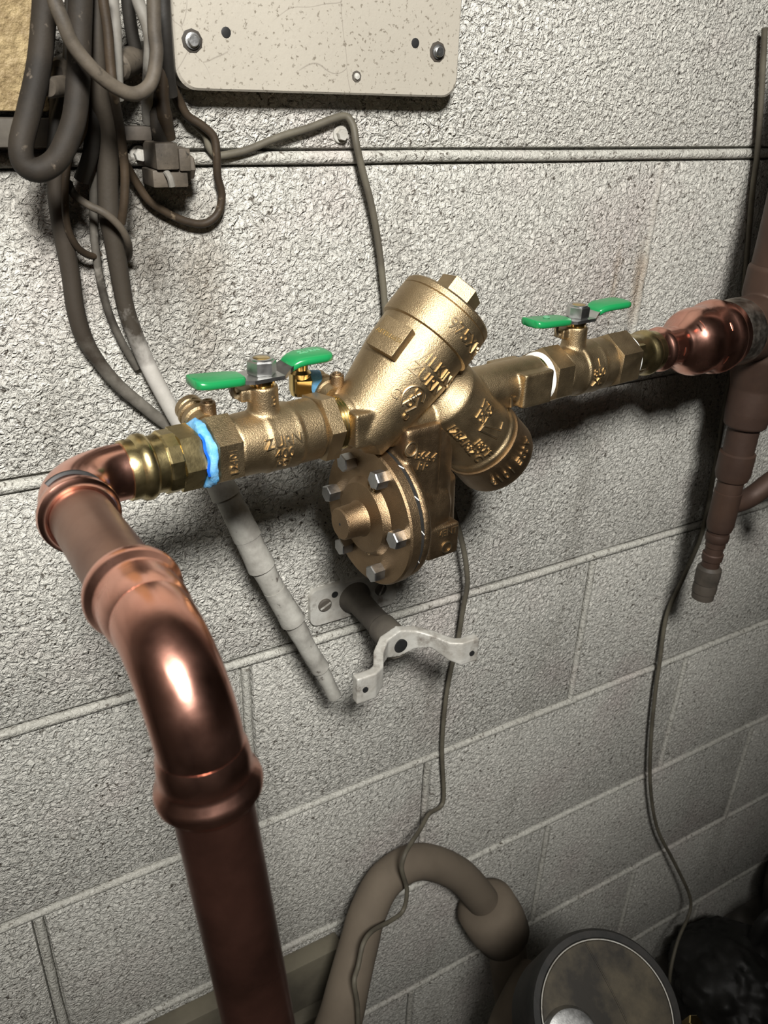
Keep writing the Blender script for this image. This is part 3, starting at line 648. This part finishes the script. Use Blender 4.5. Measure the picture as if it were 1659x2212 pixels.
# ------------------------------------------------------------ cables
def cable(P, r, mat, label, n=12, name='cable', group='cables hanging on the wall', cat='cable', sub=7):
    o = MB().tube(P, r, n, sub).build(name, mat, None, None, 60); return tag(o, label, cat, group)
cable([(-0.5052, -0.0450, 0.0907), (-0.5091, -0.0450, 0.0717), (-0.5155, -0.0480, 0.0490), (-0.5243, -0.0550, 0.0288), (-0.5316, -0.0600, 0.0129), (-0.5319, -0.0610, 0.0037), (-0.5262, -0.0620, 0.0002), (-0.5186, -0.0630, 0.0031), (-0.5122, -0.0630, 0.0098), (-0.5037, -0.0600, 0.0247), (-0.4980, -0.0550, 0.0438), (-0.4938, -0.0520, 0.0653), (-0.4890, -0.0500, 0.0916)], .0062, 'cable_dark', 'thickest dark dusty cable hanging in a narrow loop', 18)
cable([(-0.5089, -0.0750, 0.0863), (-0.5085, -0.0750, 0.0769), (-0.5067, -0.0780, 0.0685), (-0.5029, -0.0780, 0.0581), (-0.4945, -0.0780, 0.0476), (-0.4842, -0.0760, 0.0402), (-0.4740, -0.0740, 0.0374), (-0.4647, -0.0720, 0.0428), (-0.4599, -0.0700, 0.0561), (-0.4593, -0.0680, 0.0666), (-0.4578, -0.0660, 0.0808), (-0.4568, -0.0650, 0.0930)], .0036, 'cable_pale', 'pale dusty cable hanging in a wide open loop at the top', 14)
cable([(-0.4619, -0.0500, 0.0917), (-0.4616, -0.0500, 0.0814), (-0.4588, -0.0520, 0.0710), (-0.4582, -0.0540, 0.0624), (-0.4589, -0.0500, 0.0493), (-0.4539, -0.0220, 0.0328), (-0.4512, -0.0100, 0.0220)], .0034, 'cable_grey', 'mottled grey cable inside the wide open loop', 12)
cable([(-0.4415, -0.0300, 0.0968), (-0.4422, -0.0300, 0.0838), (-0.4428, -0.0300, 0.0660), (-0.4415, -0.0260, 0.0499), (-0.4387, -0.0200, 0.0367)], .0040, 'cable_black', 'black cable along the left edge of the cream panel', 12)
cable([(-0.4814, -0.0620, 0.0893), (-0.4824, -0.0620, 0.0794), (-0.4818, -0.0620, 0.0656), (-0.4823, -0.0620, 0.0516), (-0.4817, -0.0600, 0.0370), (-0.4757, -0.0400, 0.0212), (-0.4733, -0.0320, 0.0043), (-0.4734, -0.0300, -0.0085), (-0.4750, -0.0280, -0.0220), (-0.4770, -0.0240, -0.0336)], .0027, 'cable_brown', 'brown wire hanging straight in front of the bundle', 12, 'wire')
cable([(-0.4719, -0.0400, 0.0917), (-0.4726, -0.0400, 0.0813), (-0.4737, -0.0440, 0.0683), (-0.4752, -0.0460, 0.0553), (-0.4762, -0.0460, 0.0420), (-0.4762, -0.0440, 0.0341)], .0036, 'cable_grey', 'pale grey cable just right of the brown wire at the top', 12)
cable([(-0.4790, -0.0360, 0.0935), (-0.4804, -0.0360, 0.0810), (-0.4826, -0.0360, 0.0595), (-0.4836, -0.0320, 0.0371), (-0.4797, -0.0240, 0.0204), (-0.4796, -0.0200, 0.0034), (-0.4812, -0.0180, -0.0138), (-0.4820, -0.0170, -0.0319), (-0.4807, -0.0160, -0.0443), (-0.4791, -0.0140, -0.0687), (-0.4773, -0.0130, -0.0887), (-0.4724, -0.0130, -0.1100), (-0.4664, -0.0140, -0.1295), (-0.4582, -0.0160, -0.1515), (-0.4512, -0.0220, -0.1699), (-0.4435, -0.0300, -0.1876), (-0.4387, -0.0350, -0.1954)], [.0058]*3 + [.0062]*3 + [.0055]*5, 'conduit', 'thick grey conduit cable sweeping down behind the ball valve', 18)
cable([(-0.5014, -0.0260, 0.0489), (-0.5046, -0.0240, 0.0281), (-0.5074, -0.0220, 0.0129), (-0.5096, -0.0200, 0.0019), (-0.5109, -0.0180, -0.0131), (-0.5106, -0.0170, -0.0206), (-0.5101, -0.0150, -0.0384), (-0.5086, -0.0130, -0.0628), (-0.5085, -0.0120, -0.0841), (-0.5060, -0.0110, -0.1026), (-0.4994, -0.0110, -0.1189), (-0.4884, -0.0110, -0.1375), (-0.4717, -0.0080, -0.1574), (-0.4613, -0.0065, -0.1689), (-0.4529, -0.0060, -0.1771)], [.0048]*4 + [.0056]*4 + [.0042]*4, 'cable_sooty', 'dark dirty cable curving down on the far left', 16)
cable([(-0.4908, -0.0340, 0.0369), (-0.4936, -0.0300, 0.0182), (-0.4995, -0.0260, 0.0081), (-0.5039, -0.0260, 0.0001), (-0.5074, -0.0240, -0.0169), (-0.5080, -0.0220, -0.0346), (-0.5031, -0.0180, -0.0474), (-0.4945, -0.0120, -0.0539), (-0.4890, -0.0080, -0.0534)], .0022, 'cable_brown', 'thin brown wire curling under the bundle', 10, 'wire')
cable([(-0.5023, -0.0120, -0.0114), (-0.5015, -0.0200, -0.0170), (-0.4962, -0.0280, -0.0218), (-0.4868, -0.0320, -0.0271), (-0.4785, -0.0300, -0.0364), (-0.4740, -0.0240, -0.0467), (-0.4721, -0.0120, -0.0552), (-0.4724, -0.0060, -0.0582)], .0023, 'cable_pale', 'grey wire looped across the thick conduit cable', 10, 'wire')
cable([(-0.4788, -0.0200, 0.0334), (-0.4824, -0.0220, 0.0203), (-0.4853, -0.0160, 0.0074), (-0.4877, -0.0130, -0.0098), (-0.4892, -0.0110, -0.0233), (-0.4910, -0.0100, -0.0414), (-0.4912, -0.0100, -0.0494), (-0.4906, -0.0090, -0.0688), (-0.4879, -0.0080, -0.0889), (-0.4829, -0.0080, -0.1067), (-0.4765, -0.0060, -0.1221), (-0.4725, -0.0040, -0.1306)], .0026, 'cable_greydark', 'thin grey cable between the dark cable and the thick conduit cable', 10)
cable([(-0.4908, -0.0300, 0.0930), (-0.4920, -0.0300, 0.0805), (-0.4943, -0.0300, 0.0677), (-0.4973, -0.0280, 0.0502), (-0.5025, -0.0280, 0.0343), (-0.5080, -0.0260, 0.0202), (-0.5113, -0.0240, 0.0059)], .0030, 'cable_black', 'black cable behind the narrow thick loop', 10)
cable([(-0.4612, -0.0300, 0.0953), (-0.4612, -0.0280, 0.0827), (-0.4600, -0.0250, 0.0697), (-0.4576, -0.0220, 0.0586), (-0.4538, -0.0180, 0.0494)], .0036, 'cable_black', 'dark cable slanting towards the round stub', 10)
cable([(-0.4808, -0.0280, 0.0939), (-0.4820, -0.0280, 0.0813), (-0.4850, -0.0280, 0.0506), (-0.4871, -0.0260, 0.0228), (-0.4895, -0.0220, 0.0056), (-0.4959, -0.0180, -0.0097)], .0046, 'cable_black', 'black cable deep inside the bundle', 12)
cable([(-0.4696, -0.0120, 0.0048), (-0.4673, -0.0110, -0.0017), (-0.4611, -0.0090, -0.0134), (-0.4541, -0.0080, -0.0237), (-0.4424, -0.0070, -0.0317), (-0.4307, -0.0070, -0.0370), (-0.4193, -0.0070, -0.0386), (-0.4100, -0.0070, -0.0329), (-0.4068, -0.0080, -0.0214), (-0.4096, -0.0100, -0.0097), (-0.4101, -0.0120, 0.0023), (-0.4112, -0.0120, 0.0133), (-0.4188, -0.0120, 0.0203), (-0.4272, -0.0120, 0.0254), (-0.4323, -0.0140, 0.0340), (-0.4366, -0.0180, 0.0404)], .0026, 'cable_brown', 'brown wire looping round below the ground lug', 10, 'wire')
cable([(-0.4355, -0.0120, 0.0391), (-0.4295, -0.0080, 0.0283), (-0.4216, -0.0070, 0.0206), (-0.4148, -0.0060, 0.0143), (-0.4126, -0.0060, 0.0073), (-0.4086, -0.0060, 0.0027), (-0.4046, -0.0060, 0.0024), (-0.3881, -0.0060, 0.0053), (-0.3710, -0.0060, 0.0111), (-0.3594, -0.0060, 0.0147), (-0.3419, -0.0060, 0.0190), (-0.3239, -0.0060, 0.0248), (-0.3148, -0.0060, 0.0260), (-0.3109, -0.0090, 0.0202), (-0.3099, -0.0120, 0.0091), (-0.3048, -0.0120, -0.0077), (-0.2980, -0.0120, -0.0277), (-0.2925, -0.0120, -0.0485), (-0.2879, -0.0120, -0.0721), (-0.2836, -0.0120, -0.1016), (-0.2794, -0.0120, -0.1400), (-0.2691, -0.0060, -0.1816), (-0.2451, -0.0070, -0.2223), (-0.2217, -0.0070, -0.2529), (-0.2163, -0.0120, -0.2636), (-0.2126, -0.0200, -0.2838), (-0.2076, -0.0240, -0.3043), (-0.1999, -0.0260, -0.3313), (-0.1940, -0.0260, -0.3558), (-0.1902, -0.0240, -0.3766), (-0.1896, -0.0200, -0.4062), (-0.1864, -0.0120, -0.4495), (-0.1920, -0.0120, -0.4842), (-0.1956, -0.0120, -0.5265), (-0.1935, -0.0100, -0.5919), (-0.1858, -0.0100, -0.6616), (-0.1903, -0.0120, -0.6776), (-0.2113, -0.0200, -0.6708), (-0.2330, -0.0360, -0.6672), (-0.2597, -0.0560, -0.6584), (-0.2706, -0.0640, -0.6591), (-0.2738, -0.0660, -0.6751), (-0.2659, -0.0660, -0.7111), (-0.2704, -0.0680, -0.7375), (-0.2896, -0.0760, -0.7320), (-0.3195, -0.0890, -0.7127), (-0.3362, -0.0990, -0.7091), (-0.3470, -0.1090, -0.7229), (-0.3568, -0.1190, -0.7282), (-0.3560, -0.1250, -0.7547), (-0.3569, -0.1300, -0.7927)], [.0024]*4 + [.0026]*8 + [.0024] * 8, 'thin_wire', 'thin wire clipped over a bolt, hanging down behind the bronze device', 10, 'wire')
cable([(0.0841, -0.0100, 0.0995), (0.0977, -0.0100, 0.0505), (0.1097, -0.0100, 0.0014), (0.1155, -0.0100, -0.0349), (0.1357, -0.0100, -0.1321), (0.1428, -0.0100, -0.2104), (0.1483, -0.0100, -0.2633), (0.1541, -0.0100, -0.3196), (0.1589, -0.0100, -0.3852), (0.1574, -0.0100, -0.4219), (0.1434, -0.0100, -0.4695), (0.1290, -0.0100, -0.5186), (0.1330, -0.0120, -0.5889), (0.1358, -0.0140, -0.6405), (0.1464, -0.0160, -0.7218), (0.1662, -0.0180, -0.8138), (0.2028, -0.0200, -0.9131), (0.2547, -0.0260, -1.0049), (0.3072, -0.0340, -1.1020), (0.3149, -0.0400, -1.1449), (0.2705, -0.0600, -1.1604), (0.2398, -0.0800, -1.1884), (0.2396, -0.0900, -1.2397)], .0026, 'thin_wire', 'thin wire hanging in a long curve beside the old riser', 10, 'wire')
# pegs and strap behind the bundle
for pts, r, l in (([(-0.5023, -0.0300, 0.0478), (-0.4945, -0.0140, 0.0508)], .0058, 'short tan peg beside the narrow thick loop'), ([(-0.5128, -0.0500, 0.0389), (-0.4981, -0.0300, 0.0403)], .0052, 'tan peg stub poking out left of the bundle'), ([(-0.4739, -0.0400, 0.0496), (-0.4534, -0.0140, 0.0561)], .0072, 'round dark stub standing in the wide loop')):
    d = (Vector(pts[0]) - Vector(pts[1])); L_ = d.length
    o = MB().lathe(pts[1], d, [(-.012, r * .9), (0, r), (L_ - .002, r), (L_, r * .8), (L_, r * .2)], 18).build('cable_peg', 'block_box', None); tag(o, l, 'peg', 'pegs behind the cables')
p = [(-0.4679, -0.0120, 0.0194), (-0.4500, -0.0120, 0.0114)]
o = MB().box((p[0][0], -.012, p[1][2]), (p[1][0], -.001, p[0][2]), .001).build('strap_bracket', 'dark_metal'); tag(o, 'dark flat strap bracket above the bolt and ground lug', 'bracket')
# ground lug
gl = thing('ground_lug', 'square dirty ground lug with wires clamped in the top', 'connector', [(-0.4444, -0.0200, -0.0145)][0])
p = [(-0.4550, -0.0300, 0.0115), (-0.4353, -0.0300, -0.0032), (-0.4571, -0.0300, -0.0036), (-0.4355, -0.0300, -0.0134), (-0.4289, -0.0240, -0.0025), (-0.4480, -0.0340, -0.0073)]
MB().box((p[0][0], -.034, p[1][2]), (p[1][0] - .006, -.006, p[0][2]), .0012).build('upper_block', 'block_box', gl)
MB().box((p[1][0] - .0055, -.033, p[1][2] - .001), (p[1][0] + .0015, -.006, p[0][2] - .003), .001).build('side_block', 'block_box', gl)
MB().box((p[2][0], -.031, p[3][2]), (p[3][0], -.006, p[2][2]), .0012).build('lower_block', 'block_box', gl)
MB().hexa((p[3][0] - .002, -.02, p[4][2]), (1, 0, 0), 0, .0085, .0075, .2, .0008).build('clamp_bolt', 'block_box', gl)
MB().tube([(p[5][0] - .001, -.030, p[5][2] + .003), (p[5][0], -.035, p[5][2]), (p[5][0] + .001, -.035, p[5][2] - .005)], .0020, 10, 4).build('wire_end', 'cable_grey', gl)
cable([(-0.4432, -0.0260, 0.0545), (-0.4452, -0.0240, 0.0356), (-0.4448, -0.0240, 0.0249), (-0.4414, -0.0200, 0.0129)], [.0030, .0040, .0046, .0034], 'cable_brown', 'brown twisted wire bundle entering the ground lug', 12, 'wire')
cable([(-0.4466, -0.0200, 0.0401), (-0.4483, -0.0200, 0.0291), (-0.4482, -0.0200, 0.0179), (-0.4455, -0.0180, 0.0112)], [.0030, .0040, .0046, .0044], 'cable_dark', 'dark wire bundle left of the brown one at the ground lug', 12, 'wire')
# taped cable below the valve, its sleeve overlaps
tp = thing('taped_cable', 'grey tape-wrapped cut cable end hanging below the ball valve', 'cable', [(-0.3281, -0.0200, -0.4599)][0])
TP = catmull([(-0.4360, -0.0360, -0.1955), (-0.4283, -0.0440, -0.2192), (-0.4172, -0.0520, -0.2522), (-0.4025, -0.0570, -0.2937), (-0.3866, -0.0600, -0.3310), (-0.3727, -0.0620, -0.3660), (-0.3607, -0.0630, -0.3933), (-0.3517, -0.0640, -0.4171)], 8)
TR = [.0092] * 10 + [.0092] * 10 + [.0086] * 6 + [.0082] * 6 + [.0074] * 6 + [.0066] * 6 + [.0060] * 6
import itertools
tb = MB(); tb.tube(TP, TR, 18, 1, False); core = tb.build('core', 'taped', tp, None, 60)
for i in (1, 9, 14, 25, 38):                       # overlapping turns of tape, each turn thicker at its loose edge
    seg = TP[i:i + 8]; q = MB(); r0 = TR[i]; off = Vector((random.uniform(-.0008, .0008), random.uniform(-.0006, .0002), 0))
    q.tube([p + off for p in seg], [r0 + .0002, r0 + .0006, r0 + .0009, r0 + .0014 + random.uniform(-.0004, .0005)], 18, 1, False).build('tape_wrap', 'taped', tp, None, 40)
# ------------------------------------------------------------ hanger bracket
HX, HZ = -.302, -.3665
hb = thing('hanger_bracket', 'galvanized cast hanger bracket with two-eared yoke on a short arm', 'bracket', (HX, -.006, HZ - .02))
out = []
for cx, cz, a0 in ((.036, .010, 0), (-.036, .010, 90), (-.036, -.011, 180), (.036, -.011, 270)):
    for i in range(7):
        a = math.radians(a0 + 15 * i); out.append((cx + .008 * math.cos(a), cz + .008 * math.sin(a)))
MB().extrude(out, (HX, 0, HZ), (1, 0, 0), (0, 0, 1), (0, -1, 0), -.001, .0055).build('wall_plate', 'galv', hb)
for dx, rr in ((-.030, .0065), (.027, .0060)):
    s1 = MB().lathe((HX + dx, -.0055, HZ + .001), (0, -1, 0), [(-.001, rr), (.0008, rr), (.0018, rr * .8), (.0020, .0005)], 24).build('screw', 'hanger_dark', hb)
    MB().obox((HX + dx, -.0077, HZ + .001), (1, 0, .5 if dx < 0 else 2), (0, 1, 0), (-.5 if dx < 0 else -2, 0, 1), (rr * .85, .0004, .0007)).build('screw_slot', 'galv', s1)
MB().lathe((HX - .020, -.0052, HZ + .009), (0, -1, 0), [(-.001, .0032), (.0006, .0032), (.0006, .0005)], 18).build('plate_hole', 'ink', hb)
MB().lathe((HX, -.004, HZ), (0, -1, -.02), [(-.002, .0165), (.004, .0150), (.010, .0115), (.030, .0110), (.050, .0112), (.052, .0128), (.078, .0135), (.081, .0125)], 32).build('arm', 'hanger_dark', hb)
yk = MB()
YP = [(-.056, -.0300), (-.040, -.0300), (-.033, -.0260), (-.025, -.0120), (-.015, -.0030), (0, 0), (.015, -.0030), (.027, -.0120), (.036, -.0260), (.043, -.0300), (.059, -.0300)]
YH = [(-.019, .006), (-.019, .006), (-.015, .006), (-.006, .0075), (-.007, .0115), (-.012, .0145), (-.007, .0115), (-.004, .0085), (-.011, .007), (-.016, .007), (-.016, .007)]
th_ = .0042; rings = []
for i, ((x, y), (za, zb)) in enumerate(zip(YP, YH)):
    t = Vector((YP[min(i + 1, 10)][0] - YP[max(i - 1, 0)][0], YP[min(i + 1, 10)][1] - YP[max(i - 1, 0)][1], 0)).normalized(); nn = Vector((t.y, -t.x, 0)) * th_
    c0 = Vector((HX + x, -.082 + y, HZ)); rings.append(len(yk.v))
    yk.v += [c0 - nn + Vector((0, 0, za)), c0 + nn + Vector((0, 0, za)), c0 + nn + Vector((0, 0, zb)), c0 - nn + Vector((0, 0, zb))]
yk.ring_join(rings, True, 4)
yk.build('yoke', 'galv', hb, None, remesh=(.0009, 6), sharp=60)
MB().lathe((HX, -.0858, HZ), (0, -1, 0), [(-.001, .0062), (.0020, .0062), (.0021, .0055), (.0021, .0004)], 24).build('hub_hole', 'ink', hb)
for sx in (-1, 1):
    MB().lathe((HX + (.052 if sx > 0 else -.049), -.1162, HZ - .006), (0, -1, 0), [(-.001, .0024), (.0009, .0024), (.0009, .0003)], 16).build('ear_hole', 'ink', hb)

# ------------------------------------------------------------ bottom of the picture
pk = MB().box((-.75, -.022, -.900), (-.318, -.001, -.822), .002).build('plank', 'plank'); tag(pk, 'dirty olive plank fixed along the wall behind the long copper tube', 'plank')
pk2 = MB().box((-.75, -.030, -.935), (-.318, -.001, -.912), .002).build('batten', 'plank'); tag(pk2, 'thin dirty batten just below the olive plank', 'batten')
hs = thing('gooseneck_pipe', 'dusty grey-brown pipe bent in an upside-down U near the floor', 'pipe', (-.24, -.05, -1.0))
HP = [(-0.4118, -0.1200, -0.9161), (-0.3853, -0.1100, -0.8554), (-0.3617, -0.1000, -0.8097), (-0.3477, -0.0900, -0.7803), (-0.3239, -0.0680, -0.7577), (-0.3034, -0.0500, -0.7407), (-0.2732, -0.0360, -0.7218), (-0.2276, -0.0300, -0.7272), (-0.1731, -0.0300, -0.7771), (-0.1366, -0.0340, -0.8355), (-0.1119, -0.0400, -0.8872)]
MB().tube(HP, [.0255, .0245, .0230, .0215, .0205, .0200, .0198, .0198, .0200, .0205], 28, 8).build('bend', 'hose', hs, None, 60)
c1, c2, c3, c4 = [Vector(q) for q in [(-0.1295, -0.0360, -0.8503), (-0.0979, -0.0500, -0.9202), (-0.0932, -0.0600, -0.9712), (-0.0835, -0.0900, -1.1071)]]
MB().lathe(c1, c2 - c1, [(-.004, .021), (.0, .030), (.006, .0375), (.040, .0385), ((c2 - c1).length - .008, .0350), ((c2 - c1).length - .004, .030), ((c2 - c1).length, .026)], 40).build('collar', 'hose', hs, None, 50)
MB().tube([c2 + (c1 - c2) * .3, c2, c3, c4, c4 + (c4 - c3)], .0245, 28, 8).build('lower_leg', 'hose', hs, None, 60)
sb = [(-0.0842, -0.1000, -0.9388), (-0.1279, -0.1200, -0.9474), (-0.1502, -0.1300, -0.9706), (-0.1609, -0.1400, -1.0326)]
o = MB().tube(sb, .026, 24, 8).build('side_pipe', 'hose', hs, None, 60)
# water meter
MC = Vector([(-0.1889, -0.2800, -0.6796)][0]); MN = Vector((-.16, -.46, .86)).normalized()
mt = thing('water_meter', 'round water meter with dusty dark lid and black rubber rim', 'meter', MC - MN * .10)
MB().lathe(MC, MN, [(-.10, .045), (-.098, .062), (-.05, .067), (-.018, .070), (-.004, .0695), (.001, .067), (.001, .0615), (-.001, .0595)], 72).build('rim', 'black_rubber', mt)
a_, e1_, e2_ = frame(MN)
ld = MB()
ld.lathe(MC, MN, [(-.012, .0590), (.0002, .0590), (.0010, .0582), (.0012, .050), (.0016, .002)], 72)
lid = ld.build('lid', 'lid', mt)
MB().tube([MC + MN * .0008 + (e1_ * math.cos(i * math.pi / 36) + e2_ * math.sin(i * math.pi / 36)) * .0597 for i in range(73)], .0006, 6, 1, False).build('lid_ring', 'galv', lid)
cR = Vector((.869, -.494, .03)); ux = (cR - MN * cR.dot(MN)).normalized(); uy = MN.cross(ux)
MB().tube([MC + MN * .0014 - ux * .013 + uy * .0570, MC + MN * .0022 + ux * .007 + uy * .016, MC + MN * .0018 + ux * .030 - uy * .040], .0007, 6, 3).build('lid_seam', 'lid', lid)
MB().lathe(MC - ux * .036 - uy * .018, MN, [(0, .0255), (.004, .0250), (.009, .0225), (.0095, .020), (.0095, .007), (.007, .006), (.006, .001)], 48).build('hinge_cap', 'steel', mt)
MB().lathe(MC - MN * .06, (0, 0, -1), [(0, .050), (.02, .055), (.08, .05), (.12, .03)], 32).build('meter_body', 'hanger_dark', mt)
bs_ = MB(); pB = Vector([(-0.0398, -0.2800, -0.8128)][0]); bs_.hexa(pB, (.2, -.3, 1), -.02, .004, .0085, .2, .001); bs_.lathe(pB, (.2, -.3, 1), [(-.07, .006), (-.02, .006)], 16)
o = bs_.build('brass_fitting', 'brass'); tag(o, 'small brass hex fitting right of the water meter', 'pipe fitting')
o.parent = None
# bag and cloth sack in the dark corner
def lump(name, c, rad, mat, label, cat, seed, squash=.8, amp=.16):
    from mathutils import noise as mn
    b = bmesh.new(); bmesh.ops.create_icosphere(b, subdivisions=5, radius=1)
    for v in b.verts:
        d = v.co.normalized(); k = 1 + amp * mn.noise(d * 1.7 + Vector((seed, 0, 0))) + amp * .6 * abs(mn.noise(d * 4.1 + Vector((0, seed, 0)))) - amp * .25 * abs(mn.noise(d * 9 + Vector((0, 0, seed))))
        v.co = Vector((d.x * rad[0] * k, d.y * rad[1] * k, max(d.z * rad[2] * k, -rad[2] * squash))) + Vector(c)
    m = MB(); m.add_bm(b); o = m.build(name, mat, None, None, 60); return tag(o, label, cat)
lump('cloth_sack', (.585, -.125, -1.20), (.115, .105, .13), 'sack', 'dark olive cloth sack leaning on the wall in the corner', 'sack', 3.0, .92, .10)
bg = thing('plastic_bag', 'black plastic bag with a strap loop lying on the floor by the wall', 'bag', (.34, -.12, ZF))
from mathutils import noise as mn
b = bmesh.new(); bmesh.ops.create_icosphere(b, subdivisions=5, radius=1)
for v in b.verts:
    d = v.co.normalized(); k = 1 + .12 * mn.noise(d * 1.9) + .14 * abs(mn.noise(d * 4.5 + Vector((2, 0, 0)))) - .05 * abs(mn.noise(d * 10))
    v.co = Vector((d.x * .095 * k, d.y * .10 * k, max(d.z * .085 * k, -.078))) + Vector((.345, -.125, ZF + .078))
m = MB(); m.add_bm(b); m.build('bag_body', 'bag', bg, None, 60)
MB().tube([(.375, -.12, ZF + .14), (.385, -.12, ZF + .20), (.415, -.125, ZF + .215), (.435, -.12, ZF + .18), (.42, -.12, ZF + .10)], .010, 12, 6).build('strap', 'bag', bg, None, 60)
